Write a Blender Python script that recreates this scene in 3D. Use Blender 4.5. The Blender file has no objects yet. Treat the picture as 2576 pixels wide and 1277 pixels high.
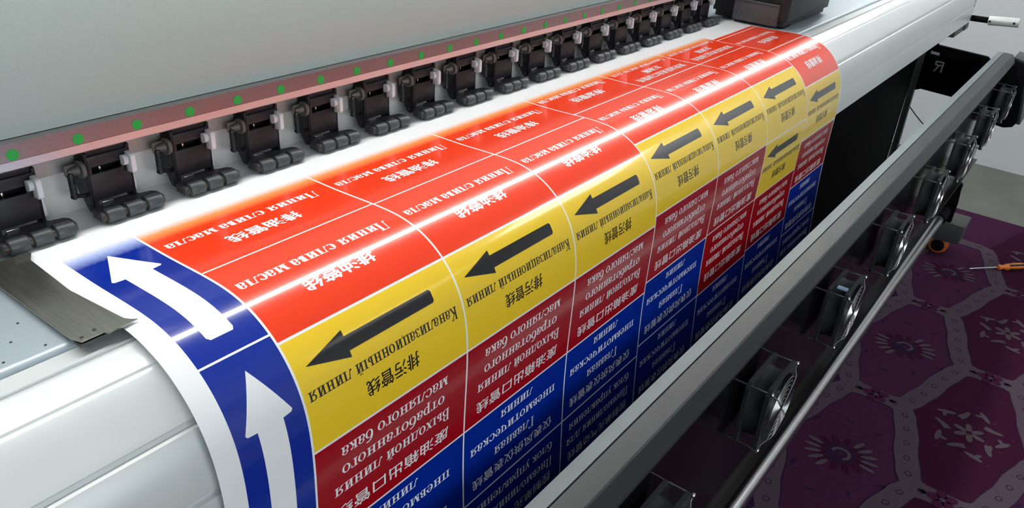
import bpy, bmesh, math, random
from mathutils import Vector, Matrix
random.seed(7)
R_ = math.radians
H = 1.02            # height of the printer's platen above the floor; all y,z below are measured from the platen
S = bpy.context.scene
COL = S.collection

# ------------------------------------------------------------------ camera, world, lights, exposure
cam_d = bpy.data.cameras.new('camera')
cam = bpy.data.objects.new('camera', cam_d)
COL.objects.link(cam)
_r = (0.60396, -0.79432, 0.06548)
_d = (-0.343972, -0.333886, -0.877613)
_f = (0.718967, 0.507521, -0.474877)
cam.matrix_world = Matrix(((_r[0], -_d[0], -_f[0], -0.32721),
                           (_r[1], -_d[1], -_f[1], -0.62242),
                           (_r[2], -_d[2], -_f[2], 0.36027 + H),
                           (0, 0, 0, 1)))
cam_d.sensor_width = 36.0
cam_d.lens = 2030.116 / 2576 * 36.0
cam_d.clip_start = 0.02
S.camera = cam

S.view_settings.view_transform = 'Standard'
S.view_settings.look = 'None'
S.view_settings.exposure = 0.0
S.view_settings.gamma = 1.0
S.view_settings.use_curve_mapping = False

W = bpy.data.worlds.new('world')
S.world = W
W.use_nodes = True
W.node_tree.nodes['Background'].inputs[0].default_value = (0.86, 0.95, 1.0, 1)
W.node_tree.nodes['Background'].inputs[1].default_value = 0.06

TUBE_L = 24.0        # radiance of the batten over the printer
FILL_L = 4.4       # radiance of the fill pane added behind the viewer
CEIL_L = 1.3
FRONT_L = 8.0        # the panel that glints in the yellow labels         # radiance of the ceiling panels


# ------------------------------------------------------------------ materials
def node(nt, t, **kw):
    n = nt.nodes.new(t)
    for k, v in kw.items():
        setattr(n, k, v)
    return n


def mat(name, col, rough=0.5, metal=0.0, var=0.0, scale=40.0, bump=0.0, bscale=300.0, spec=0.5, emit=None, stretch=None):
    m = bpy.data.materials.new(name)
    m.use_nodes = True
    nt = m.node_tree
    b = nt.nodes['Principled BSDF']
    b.inputs['Roughness'].default_value = rough
    b.inputs['Metallic'].default_value = metal
    b.inputs['Specular IOR Level'].default_value = spec
    c4 = (col[0], col[1], col[2], 1)
    b.inputs['Base Color'].default_value = c4
    if var or bump:
        tc = node(nt, 'ShaderNodeTexCoord')
        mp = node(nt, 'ShaderNodeMapping')
        nt.links.new(tc.outputs['Object'], mp.inputs[0])
        if stretch:
            mp.inputs['Scale'].default_value = stretch
        if var:
            nz = node(nt, 'ShaderNodeTexNoise')
            nz.inputs['Scale'].default_value = scale
            nz.inputs['Detail'].default_value = 5
            nt.links.new(mp.outputs[0], nz.inputs['Vector'])
            mr = node(nt, 'ShaderNodeMapRange')
            mr.inputs[1].default_value = 0.3
            mr.inputs[2].default_value = 0.7
            mr.inputs[3].default_value = 1 - var
            mr.inputs[4].default_value = 1 + var
            nt.links.new(nz.outputs['Fac'], mr.inputs[0])
            mx = node(nt, 'ShaderNodeVectorMath', operation='SCALE')
            mx.inputs[0].default_value = col
            nt.links.new(mr.outputs[0], mx.inputs['Scale'])
            nt.links.new(mx.outputs[0], b.inputs['Base Color'])
            r2 = node(nt, 'ShaderNodeMapRange')
            r2.inputs[3].default_value = max(0.02, rough - var * 0.5)
            r2.inputs[4].default_value = min(1.0, rough + var * 0.5)
            nt.links.new(nz.outputs['Fac'], r2.inputs[0])
            nt.links.new(r2.outputs[0], b.inputs['Roughness'])
        if bump:
            nb = node(nt, 'ShaderNodeTexNoise')
            nb.inputs['Scale'].default_value = bscale
            nt.links.new(mp.outputs[0], nb.inputs['Vector'])
            bp = node(nt, 'ShaderNodeBump')
            bp.inputs['Strength'].default_value = bump
            bp.inputs['Distance'].default_value = 0.002
            nt.links.new(nb.outputs['Fac'], bp.inputs['Height'])
            nt.links.new(bp.outputs[0], b.inputs['Normal'])
    if emit:
        b.inputs['Emission Color'].default_value = (1.0, 0.985, 0.95, 1)
        b.inputs['Emission Strength'].default_value = emit
    return m


def ink(name, col, mid):
    """glossy vinyl ink; towards the line the print heads have reached (uv.y = 0.02 behind the platen's middle) it is only partly laid down"""
    m = bpy.data.materials.new(name)
    m.use_nodes = True
    nt = m.node_tree
    b = nt.nodes['Principled BSDF']
    b.inputs['Roughness'].default_value = VINYL_R
    b.inputs['Specular IOR Level'].default_value = VINYL_S
    b.inputs['Coat Weight'].default_value = 0.85
    b.inputs['Coat Roughness'].default_value = 0.07
    uv = node(nt, 'ShaderNodeUVMap', uv_map='UVMap')
    sp = node(nt, 'ShaderNodeSeparateXYZ')
    nt.links.new(uv.outputs[0], sp.inputs[0])
    nz = node(nt, 'ShaderNodeTexNoise')
    nz.inputs['Scale'].default_value = 260
    nt.links.new(uv.outputs[0], nz.inputs['Vector'])
    ma = node(nt, 'ShaderNodeMath', operation='MULTIPLY_ADD')
    ma.inputs[1].default_value = 0.004
    nt.links.new(nz.outputs['Fac'], ma.inputs[0])
    nt.links.new(sp.outputs['Y'], ma.inputs[2])
    mr = node(nt, 'ShaderNodeMapRange')
    mr.inputs[1].default_value = -0.033
    mr.inputs[2].default_value = -0.007
    nt.links.new(ma.outputs[0], mr.inputs[0])
    cr = node(nt, 'ShaderNodeValToRGB')
    e = cr.color_ramp.elements
    e[0].position = 0.0
    e[0].color = (*WHITE, 1)
    e[1].position = 1.0
    e[1].color = (*col, 1)
    k = e.new(0.45)
    k.color = (*mid, 1)
    nt.links.new(mr.outputs[0], cr.inputs[0])
    nt.links.new(cr.outputs[0], b.inputs['Base Color'])
    return m


WHITE = (0.84, 0.86, 0.88)
VINYL_R = 0.22
VINYL_S = 0.45
M = {}
M['vinyl'] = mat('white vinyl', WHITE, VINYL_R, spec=VINYL_S, var=0.01, scale=20)
M['vinyl'].node_tree.nodes['Principled BSDF'].inputs['Coat Weight'].default_value = 0.85
M['vinyl'].node_tree.nodes['Principled BSDF'].inputs['Coat Roughness'].default_value = 0.07
M['red'] = ink('red ink', (0.84, 0.046, 0.008), (0.95, 0.33, 0.10))
M['crimson'] = ink('crimson ink', (0.36, 0.002, 0.008), (0.9, 0.4, 0.2))
M['yellow'] = ink('yellow ink', (0.88, 0.60, 0.020), (0.9, 0.7, 0.3))
M['blue'] = ink('blue ink', (0.001, 0.022, 0.30), (0.36, 0.45, 0.80))
M['black_ink'] = ink('black ink', (0.012, 0.012, 0.014), (0.3, 0.3, 0.3))
M['alu_white'] = mat('satin silver extrusion', (0.62, 0.66, 0.66), 0.32, 0.15, var=0.03, scale=8)
M['platen'] = mat('brushed platen sheet', (0.36, 0.43, 0.47), 0.36, 0.35, var=0.05, scale=60, stretch=(1, 12, 12))
M['hole'] = mat('dark hole', (0.02, 0.02, 0.022), 0.8, var=0.05)
M['cover'] = mat('grey painted cover', (0.37, 0.435, 0.41), 0.55, spec=0.2, var=0.03, scale=900, bump=0.05, bscale=1200)
M['rail_lip'] = mat('rail lip with painted reflection', (0.56, 0.56, 0.58), 0.46, 1.0, var=0.04, scale=30, stretch=(6, 60, 60))  # same metal as the rail; its brighter reflections are put into the base
M['rail'] = mat('brushed rail aluminium', (0.36, 0.33, 0.34), 0.34, 1.0, var=0.10, scale=30, stretch=(6, 60, 60))  # base darkened to stand in for the dim reflections on this face
M['rail_dark'] = mat('raw rail underside', (0.30, 0.29, 0.28), 0.5, 0.6, var=0.1)
M['green'] = mat('green dot paint', (0.01, 0.36, 0.05), 0.45, var=0.04)
M['panel'] = mat('light grey back plate', (0.60, 0.60, 0.585), 0.45, var=0.03)
M['black_plastic'] = mat('black plastic', (0.014, 0.013, 0.016), 0.42, spec=0.3, var=0.1, bump=0.05)
M['black_foot'] = mat('dark foot plastic', (0.045, 0.042, 0.046), 0.55, var=0.1, bump=0.05)
M['rubber'] = mat('roller rubber', (0.033, 0.040, 0.044), 0.42, var=0.08)
M['axle'] = mat('oiled axle', (0.06, 0.045, 0.035), 0.4, 0.4, var=0.1)
M['grey_plastic'] = mat('grey cam plastic', (0.085, 0.080, 0.076), 0.45, var=0.06)
M['white_plastic'] = mat('pale lever plastic', (0.56, 0.57, 0.60), 0.35, var=0.03)
M['steel'] = mat('bright steel', (0.70, 0.70, 0.69), 0.25, 1.0, var=0.05)
M['chrome'] = mat('chrome wire', (0.52, 0.52, 0.53), 0.26, 1.0, var=0.02)
M['spring'] = mat('spring steel', (0.10, 0.105, 0.11), 0.4, 0.9, var=0.05)
M['clip'] = mat('brushed steel clip', (0.42, 0.42, 0.37), 0.30, 1.0, var=0.10, scale=12, stretch=(30, 2, 30))
M['bar'] = mat('grey anodised bar', (0.030, 0.035, 0.037), 0.36, 0.05, spec=0.3, var=0.08, scale=25, bump=0.04, bscale=900)
M['bar_edge'] = mat('pale bar edge strip', (0.16, 0.20, 0.21), 0.34, 0.15, var=0.05, scale=25)
M['gloss_black'] = mat('gloss black panel', (0.004, 0.0035, 0.004), 0.16, spec=0.3, var=0.02)
M['stand'] = mat('black powder coat', (0.005, 0.005, 0.006), 0.7, spec=0.05, var=0.1)
M['stand_grey'] = mat('worn dark steel', (0.075, 0.078, 0.075), 0.5, 0.2, var=0.1)
M['fan_frame'] = mat('fan frame metal', (0.040, 0.046, 0.050), 0.42, 0.3, var=0.1)
M['fan_blade'] = mat('fan blade plastic', (0.022, 0.022, 0.024), 0.4, var=0.05)
M['sticker'] = mat('pale blue sticker', (0.45, 0.62, 0.90), 0.5, var=0.03)
M['wall'] = mat('painted wall', (0.74, 0.77, 0.80), 0.75, var=0.03, scale=3, bump=0.10, bscale=120)
M['ceiling'] = mat('white ceiling', (0.78, 0.79, 0.79), 0.85, var=0.02)
M['floor'] = mat('worn concrete floor', (0.15, 0.16, 0.138), 0.6, var=0.16, scale=6, bump=0.1, bscale=60)
M['c_ground'] = mat('carpet magenta', (0.060, 0.014, 0.052), 0.95, var=0.16, scale=260, bump=0.6, bscale=900, spec=0.1)
M['c_crimson'] = mat('carpet crimson', (0.042, 0.005, 0.026), 0.95, var=0.18, scale=260, bump=0.6, bscale=900, spec=0.1)
M['c_violet'] = mat('carpet violet', (0.028, 0.011, 0.042), 0.95, var=0.15, scale=260, bump=0.6, bscale=900, spec=0.1)
M['c_band'] = mat('carpet band', (0.092, 0.066, 0.090), 0.95, var=0.14, scale=260, bump=0.6, bscale=900, spec=0.1)
M['c_petal'] = mat('carpet petal', (0.095, 0.074, 0.092), 0.95, var=0.14, scale=260, bump=0.6, bscale=900, spec=0.1)
M['c_spot'] = mat('carpet small flowers', (0.060, 0.010, 0.045), 0.95, var=0.14, scale=260, bump=0.6, bscale=900, spec=0.1)
M['orange'] = mat('orange plastic', (0.80, 0.20, 0.02), 0.4, var=0.04)
M['wheel_orange'] = mat('orange tyre', (0.55, 0.12, 0.02), 0.5, var=0.05)
M['tube'] = mat('lit tube', (0.9, 0.9, 0.9), 0.5, emit=TUBE_L)
M['lit_panel'] = mat('lit diffuser', (0.9, 0.9, 0.9), 0.5, emit=CEIL_L)
M['daylight'] = mat('added fill pane', (0.9, 0.9, 0.9), 0.5, emit=FILL_L)
M['daylight'].node_tree.nodes['Principled BSDF'].inputs['Emission Color'].default_value = (0.90, 0.96, 1.0, 1)
M['bright_panel'] = mat('bright diffuser', (0.9, 0.9, 0.9), 0.5, emit=FRONT_L)
M['lamp_body'] = mat('lamp housing', (0.7, 0.7, 0.7), 0.5, var=0.02)
M['cable'] = mat('grey cable', (0.10, 0.10, 0.09), 0.5, var=0.03)


# ------------------------------------------------------------------ mesh builder
class MB:
    """collects shapes given in room coordinates (z from the platen) and links them as one mesh object"""

    def __init__(s):
        s.bm = bmesh.new()
        s.mi = 0

    def faces(s, pts, fs, smooth=False):
        vs = [s.bm.verts.new(p) for p in pts]
        out = []
        for f in fs:
            try:
                q = s.bm.faces.new([vs[i] for i in f])
                q.material_index = s.mi
                q.smooth = smooth
                out.append(q)
            except ValueError:
                pass
        return vs, out

    def box(s, x0, x1, y0, y1, z0, z1, bev=0.0, seg=2):
        p = [(x, y, z) for x in (x0, x1) for y in (y0, y1) for z in (z0, z1)]
        f = [(0, 1, 3, 2), (4, 6, 7, 5), (0, 4, 5, 1), (2, 3, 7, 6), (0, 2, 6, 4), (1, 5, 7, 3)]
        vs, fs = s.faces(p, f)
        if bev:
            es = list({e for q in fs for e in q.edges})
            bmesh.ops.bevel(s.bm, geom=es, offset=bev, segments=seg, profile=0.5, affect='EDGES', material=-1)
        return s

    def prism(s, poly, a0, a1, axis='x', bev=0.0, seg=2, smooth=False):
        """polygon (2D) extruded along an axis; 'x': poly = (y,z); 'y': (x,z); 'z': (x,y)"""
        def P(u, v, a):
            return (a, u, v) if axis == 'x' else ((u, a, v) if axis == 'y' else (u, v, a))
        n = len(poly)
        p = [P(u, v, a0) for u, v in poly] + [P(u, v, a1) for u, v in poly]
        f = [tuple(range(n)), tuple(range(2 * n - 1, n - 1, -1))]
        f += [(i, i + n, (i + 1) % n + n, (i + 1) % n) for i in range(n)]
        vs, fs = s.faces(p, f)
        if smooth:
            for q in fs[2:]:
                q.smooth = True
        if bev:
            es = list({e for q in fs for e in q.edges})
            bmesh.ops.bevel(s.bm, geom=es, offset=bev, segments=seg, profile=0.5, affect='EDGES', material=-1)
        return s

    def cyl(s, p0, p1, r0, r1=None, n=20, cap=True, smooth=True):
        p0, p1 = Vector(p0), Vector(p1)
        r1 = r0 if r1 is None else r1
        d = (p1 - p0).normalized()
        a = d.orthogonal().normalized()
        b = d.cross(a)
        pts = []
        for (p, r) in ((p0, r0), (p1, r1)):
            for i in range(n):
                t = 2 * math.pi * i / n
                pts.append(p + a * (r * math.cos(t)) + b * (r * math.sin(t)))
        fs = [(i, (i + 1) % n, (i + 1) % n + n, i + n) for i in range(n)]
        vs, q = s.faces(pts, fs, smooth)
        if cap:
            for ring in (vs[:n][::-1], vs[n:]):
                g = s.bm.faces.new(ring)
                g.material_index = s.mi
        return s

    def lathe(s, o, d, prof, n=24):
        """profile (along, radius) turned about the axis d through o"""
        o = Vector(o)
        d = Vector(d).normalized()
        a = d.orthogonal().normalized()
        b = d.cross(a)
        pts = []
        for (h, r) in prof:
            for i in range(n):
                t = 2 * math.pi * i / n
                pts.append(o + d * h + a * (r * math.cos(t)) + b * (r * math.sin(t)))
        m = len(prof)
        fs = [(k * n + i, k * n + (i + 1) % n, (k + 1) * n + (i + 1) % n, (k + 1) * n + i) for k in range(m - 1) for i in range(n)]
        vs, q = s.faces(pts, fs, True)
        for ring in (vs[:n][::-1], vs[-n:]):
            try:
                g = s.bm.faces.new(ring)
                g.material_index = s.mi
            except ValueError:
                pass
        return s

    def tube(s, path, r, n=8, closed=False):
        path = [Vector(p) for p in path]
        m = len(path)
        pts = []
        prev = None
        for i, p in enumerate(path):
            if closed:
                t = path[(i + 1) % m] - path[i - 1]
            else:
                t = path[min(i + 1, m - 1)] - path[max(i - 1, 0)]
            t.normalize()
            if prev is None:
                a = t.orthogonal().normalized()
            else:
                a = (prev - t * prev.dot(t)).normalized()
            prev = a
            b = t.cross(a)
            for k in range(n):
                q = 2 * math.pi * k / n
                pts.append(p + a * (r * math.cos(q)) + b * (r * math.sin(q)))
        fs = []
        for i in range(m if closed else m - 1):
            j = (i + 1) % m
            for k in range(n):
                fs.append((i * n + k, i * n + (k + 1) % n, j * n + (k + 1) % n, j * n + k))
        vs, q = s.faces(pts, fs, True)
        if not closed:
            for ring in (vs[:n][::-1], vs[-n:]):
                g = s.bm.faces.new(ring)
                g.material_index = s.mi
        return s

    def build(s, name, mats, parent=None, origin=None, fix=True, auto=32):
        if fix:
            bmesh.ops.recalc_face_normals(s.bm, faces=s.bm.faces[:])
        if not isinstance(mats, (list, tuple)):
            mats = [mats]
        org = Vector(parent['_o']) if parent is not None else Vector(origin or (0, 0, 0))
        bmesh.ops.translate(s.bm, verts=s.bm.verts[:], vec=-org)
        me = bpy.data.meshes.new(name)
        s.bm.to_mesh(me)
        s.bm.free()
        if auto:
            me.polygons.foreach_set('use_smooth', [True] * len(me.polygons))
            me.set_sharp_from_angle(angle=math.radians(auto))
        for m in mats:
            me.materials.append(m)
        o = bpy.data.objects.new(name, me)
        COL.objects.link(o)
        o['_o'] = tuple(org)
        if parent is not None:
            o.parent = parent
        else:
            o.location = org + Vector((0, 0, H))
        return o


def thing(name, label, cat, at, group=None):
    o = bpy.data.objects.new(name, None)
    COL.objects.link(o)
    o.empty_display_size = 0.02
    o.location = Vector(at) + Vector((0, 0, H))
    o['_o'] = tuple(at)
    return tag(o, label, cat, group)


def tag(o, label, cat, group=None):
    o['label'] = label
    o['category'] = cat
    if group:
        o['group'] = group
    return o


def structure(o, label=None):
    o['kind'] = 'structure'
    if label:
        o['label'] = label
        o['category'] = o.name.split('_')[0]
    return o


def copy_tree(o, parent=None):
    c = o.copy()
    COL.objects.link(c)
    if parent is not None:
        c.parent = parent
    for ch in list(o.children):
        copy_tree(ch, c)
    return c


ORD = ['first', 'second', 'third', 'fourth', 'fifth', 'sixth', 'seventh', 'eighth', 'ninth', 'tenth', 'eleventh', 'twelfth',
       'thirteenth', 'fourteenth', 'fifteenth', 'sixteenth', 'seventeenth', 'eighteenth']

# ------------------------------------------------------------------ the room
FZ = -H
WX = 4.17
b = MB(); b.box(-3.5, WX + 0.2, -4.2, 1.8, FZ - 0.1, FZ)
structure(b.build('floor', M['floor']), 'grey worn concrete floor showing beyond the purple carpet')
b = MB(); b.box(WX, WX + 0.15, -4.2, 1.8, FZ, 1.75)
structure(b.build('wall_right', M['wall']), 'pale grey painted wall beyond the far end of the printer')
b = MB(); b.box(-3.5, WX, 1.8, 1.95, FZ, 1.75)
structure(b.build('wall_back', M['wall']), 'pale grey painted wall behind the printer')
b = MB(); b.box(-3.5, WX + 0.2, -4.2, 1.95, 1.75, 1.85)
structure(b.build('ceiling', M['ceiling']), 'white ceiling above the printer')

b = MB()
WY = -4.2
b.box(-3.5, -2.6, WY - 0.15, WY, FZ, 1.75); b.box(1.0, WX, WY - 0.15, WY, FZ, 1.75)
b.box(-2.6, 1.0, WY - 0.15, WY, FZ, -0.15); b.box(-2.6, 1.0, WY - 0.15, WY, 1.35, 1.75)
structure(b.build('wall_front', M['wall']), 'pale grey painted wall facing the printer')
b = MB(); b.box(-2.6, 1.0, WY - 0.11, WY - 0.09, -0.15, 1.35)  # glowing pane added to brighten the film's front and the cover
structure(b.build('window_1', M['daylight']), 'wide glowing fill pane added in the wall facing the printer')

# lamps
t = thing('batten_light', 'long white batten lamp hanging over the printer', 'lamp', (1.55, 0.0975, 0.73))
b = MB(); b.box(-0.9, 4.0, 0.037, 0.158, 0.722, 0.77, 0.004); b.build('lamp_housing', M['lamp_body'], t)
b = MB(); b.box(-0.85, 3.95, 0.0625, 0.1325, 0.700, 0.721, 0.008); b.build('lamp_tube', M['tube'], t)
for x in (-0.4, 1.55, 3.5):
    b = MB(); b.cyl((x, 0.0975, 0.77), (x, 0.0975, 1.75), 0.004, n=8)
    b.build('hanging_rod', M['steel'], t)
for i, (x, y) in enumerate(((3.3, -1.55), (0.2, -2.4), (2.75, -3.2), (0.2, 1.1))):
    t = thing('ceiling_light', ['lit ceiling panel nearest the right wall, in front of the printer', 'lit ceiling panel left in front of the printer',
                                'lit ceiling panel far in front of the printer', 'lit ceiling panel behind the printer'][i], 'lamp', (x, y, 1.74), 'ceiling light panels')
    b = MB(); b.box(x - 0.62, x + 0.62, y - 0.32, y + 0.32, 1.71, 1.75, 0.004); b.build('lamp_frame', M['lamp_body'], t)
    b = MB(); b.box(x - 0.6, x + 0.6, y - 0.3, y + 0.3, 1.70, 1.712); b.build('diffuser', M['bright_panel'] if i == 0 else M['lit_panel'], t)


# ------------------------------------------------------------------ carpet with woven trellis
def build_carpet():
    X0, X1, Y0, Y1 = -0.9, 3.46, -1.9, 0.9
    px, py = 0.645, 0.2445
    ox, oy = 1.489, -0.413
    b = MB()
    zb = FZ + 0.006
    mats = [M['c_ground'], M['c_crimson'], M['c_violet'], M['c_band'], M['c_petal'], M['c_spot']]
    b.mi = 0
    b.box(X0, X1, Y0, Y1, FZ, zb)
    lev = [0]

    def poly(pts, mi, z):
        pts = [(min(max(p[0], X0), X1), min(max(p[1], Y0), Y1)) for p in pts]
        c = (sum(p[0] for p in pts) / len(pts), sum(p[1] for p in pts) / len(pts))
        b.mi = mi
        n = len(pts)
        b.faces([(p[0], p[1], z) for p in pts] + [(c[0], c[1], z)], [(i, (i + 1) % n, n) for i in range(n)])

    def edge(p, q, sgn):
        """ogee curve from the side tip p to the top/bottom tip q of a cell"""
        out = []
        d = Vector((q[0] - p[0], q[1] - p[1]))
        n = Vector((-d.y, d.x)).normalized() * sgn
        for i in range(15):
            u = i / 14
            w = 0.046 * math.sin(2 * math.pi * u) + 0.014 * math.sin(4 * math.pi * u) + 0.006 * math.sin(6 * math.pi * u)
            out.append((p[0] + d.x * u + n.x * w, p[1] + d.y * u + n.y * w))
        return out

    def ell(cx, cy, rx, ry, rot, mi, z, n=10):
        c, s_ = math.cos(rot), math.sin(rot)
        poly([(cx + c * rx * math.cos(2 * math.pi * i / n) - s_ * ry * math.sin(2 * math.pi * i / n),
               cy + s_ * rx * math.cos(2 * math.pi * i / n) + c * ry * math.sin(2 * math.pi * i / n)) for i in range(n)], mi, z)

    def ribbon(cv, w, mi, z):
        L, Rr = [], []
        for i, p in enumerate(cv):
            a = cv[max(i - 1, 0)]
            c = cv[min(i + 1, len(cv) - 1)]
            d = Vector((c[0] - a[0], c[1] - a[1])).normalized()
            L.append((p[0] - d.y * w, p[1] + d.x * w))
            Rr.append((p[0] + d.y * w, p[1] - d.x * w))
        b.mi = mi
        n = len(cv)
        ok = [X0 < p[0] < X1 and Y0 < p[1] < Y1 for p in L]
        ok2 = [X0 < p[0] < X1 and Y0 < p[1] < Y1 for p in Rr]
        b.faces([(p[0], p[1], z) for p in L + Rr], [(i, i + 1, n + i + 1, n + i) for i in range(n - 1) if ok[i] and ok[i + 1] and ok2[i] and ok2[i + 1]])

    Z = lambda k: zb + 0.0003 * k
    for r in range(-7, 7):
        cy = oy + r * py
        off = 0.0 if r % 2 == 0 else px / 2
        for k in range(-5, 5):
            cx = ox + k * px + off
            if not (X0 + 0.1 < cx < X1 - 0.05 and Y0 + 0.1 < cy < Y1 - 0.1):
                continue
            kind = (r % 4)
            # kind 0: flower on magenta; 3: crimson (row below); 1: violet (row above); 2: like 0
            Lt, Rt, Tp, Bt = (cx - px / 2, cy), (cx + px / 2, cy), (cx, cy + py), (cx, cy - py)
            fill = {0: 0, 2: 0, 3: 1, 1: 2}[kind]
            e1 = edge(Rt, Tp, -1); e2 = edge(Lt, Tp, 1); e3 = edge(Lt, Bt, -1); e4 = edge(Rt, Bt, 1)
            outline = e1 + e2[::-1][1:] + e3[1:] + e4[::-1][1:-1]
            if fill:
                poly(outline, fill, Z(1 + 0.1 * fill))
            # each lower edge belongs to this cell, so no band is drawn twice
            for h, cv in enumerate((e3, e4)):
                lift = 0.2 * h + 0.4 * (r % 2)
                ribbon(cv, 0.032, 2, Z(2.0 + lift))
                ribbon(cv, 0.029, 3, Z(3.0 + lift))
                for i in range(1, 14, 2):
                    p = cv[i]
                    d = Vector((cv[i + 1][0] - cv[i - 1][0], cv[i + 1][1] - cv[i - 1][1]))
                    ang = math.atan2(d.y, d.x)
                    ell(p[0], p[1], 0.0105, 0.0085, ang, 2, Z(4), 8)
                    ell(p[0], p[1], 0.0080, 0.0060, ang, 3, Z(5), 8)
            # small flower where bands meet
            for a in range(5):
                ang = a * 2 * math.pi / 5 + 0.3
                ell(Lt[0] + 0.02 * math.cos(ang), Lt[1] + 0.02 * math.sin(ang), 0.017, 0.013, ang, 5, Z(6), 9)
            ell(Lt[0], Lt[1], 0.007, 0.007, 0, 3, Z(7), 8)
            if fill == 0:
                for a in range(12):
                    ang = a * 2 * math.pi / 12
                    ell(cx + 0.052 * math.cos(ang), cy + 0.052 * math.sin(ang), 0.024, 0.010, ang, 1, Z(2), 9)
                ell(cx, cy, 0.038, 0.038, 0, 2, Z(3), 16)
                for base in (R_(118), R_(-62)):
                    for a in range(-2, 3):
                        ang = base + a * 0.33
                        ell(cx + 0.070 * math.cos(ang), cy + 0.070 * math.sin(ang), 0.022, 0.0065, ang, 4, Z(4), 9)
                cv = [(cx + 0.021 * math.cos(u), cy + 0.021 * math.sin(u)) for u in [R_(-150) + i * R_(22) for i in range(12)]]
                ribbon(cv, 0.0045, 3, Z(5))
                ell(cx, cy, 0.009, 0.009, 0, 5, Z(5), 9)
                for a in range(9):
                    ang = a * 0.7 + 0.2
                    rr = 0.115 + 0.03 * ((a * 37) % 5) / 5
                    ell(cx + rr * 1.35 * math.cos(ang), cy + rr * 0.95 * math.sin(ang), 0.016, 0.005, ang + 1.0 + a, 2, Z(2), 7)
            elif fill == 1:
                for a in range(6):
                    ang = a * math.pi / 3 + 0.2
                    ell(cx + 0.024 * math.cos(ang), cy + 0.024 * math.sin(ang), 0.019, 0.0085, ang, 4, Z(4), 9)
                ell(cx, cy, 0.008, 0.008, 0, 1, Z(5), 8)
                for a in range(10):
                    ang = a * math.pi / 5 + 0.35
                    rx, ry = (0.105, 0.082) if a % 2 else (0.080, 0.066)
                    qx, qy = cx + rx * math.cos(ang), cy + ry * math.sin(ang)
                    ell(qx, qy, 0.026, 0.0075, ang + (0.9 if a % 2 else -0.6), 4, Z(4), 9)
                    ell(qx + 0.012 * math.cos(ang + 2), qy + 0.012 * math.sin(ang + 2), 0.014, 0.006, ang + 2.2, 4, Z(5), 8)
                    ell(cx + rx * 1.35 * math.cos(ang + 0.3), cy + ry * 1.3 * math.sin(ang + 0.3), 0.006, 0.006, 0, 5, Z(4), 8)
            else:
                ell(cx, cy, 0.07, 0.05, 0, 0, Z(2), 16)
                ell(cx, cy, 0.055, 0.038, 0, 2, Z(3), 16)
    o = b.build('carpet', mats, None, (1.3, -0.5, FZ))
    return tag(o, 'purple carpet with pale scrolling trellis and flowers under the printer', 'carpet')


build_carpet()

# ------------------------------------------------------------------ path of the printed film over the platen: tangent angle by arc length
KN = [0.0, -2.2, 3.34, 28.28, 56.98, 80.99, 89.51, 90.2, 88.8, 87.0, 86.0, 86.0, 86.0, 86.0, 86.0]   # degrees every 0.05 m


def phi(s):
    if s <= 0:
        return 0.0
    i = min(int(s / 0.05), len(KN) - 2)
    u = s / 0.05 - i
    g = lambda k: KN[min(max(k, 0), len(KN) - 1)]
    a, b_, c, d = g(i - 1), g(i), g(i + 1), g(i + 2)
    v = b_ + 0.5 * u * (c - a + u * (2 * a - 5 * b_ + 4 * c - d + u * (3 * (b_ - c) + d - a)))
    return math.radians(v)


S0, DS = -0.119, 0.001
PATH = []
_y = 0.0
_z = 0.0
_s = 0.0
while _s < 0.73:
    PATH.append((_y, _z))
    a = phi(_s + DS / 2)
    _y -= math.cos(a) * DS
    _z -= math.sin(a) * DS
    _s += DS


def film(s, off=0.0):
    if s <= 0:
        return (-s, 0.0007 + off)
    i = min(int(s / DS), len(PATH) - 2)
    u = s / DS - i
    y = PATH[i][0] * (1 - u) + PATH[i + 1][0] * u
    z = PATH[i][1] * (1 - u) + PATH[i + 1][1] * u
    a = phi(s)
    return (y - math.sin(a) * off, z + 0.0007 + math.cos(a) * off)


def film_n(s):
    a = phi(s)
    return (0.0, -math.sin(a), math.cos(a))


# ------------------------------------------------------------------ serif letters (one unit = cap height), made of flat strokes
def rect(x0, y0, x1, y1):
    return [[(x0, y0), (x1, y0), (x1, y1), (x0, y1)]]


def para(x0, y0, x1, y1, w):
    """slanted stroke of horizontal width w"""
    return [[(x0 - w / 2, y0), (x0 + w / 2, y0), (x1 + w / 2, y1), (x1 - w / 2, y1)]]


def ring(cx, cy, rx, ry, tx, ty, a0=0, a1=360, n=16):
    q = []
    for i in range(n):
        p = []
        for a in (a0 + (a1 - a0) * i / n, a0 + (a1 - a0) * (i + 1) / n):
            c, s = math.cos(R_(a)), math.sin(R_(a))
            p.append(((cx + rx * c, cy + ry * s), (cx + (rx - tx) * c, cy + (ry - ty) * s)))
        q.append([p[0][0], p[1][0], p[1][1], p[0][1]])
    return q


def stem(x, y0, y1, w, sb=True, st=True, e=0.09):
    r = rect(x, y0, x + w, y1)
    if sb:
        r += rect(x - e, y0, x + w + e, y0 + 0.05)
    if st:
        r += rect(x - e, y1 - 0.05, x + w + e, y1)
    return r


def disc(cx, cy, r):
    return [[(cx + r * math.cos(i * math.pi / 4), cy + r * math.sin(i * math.pi / 4)) for i in range(8)]]


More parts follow.
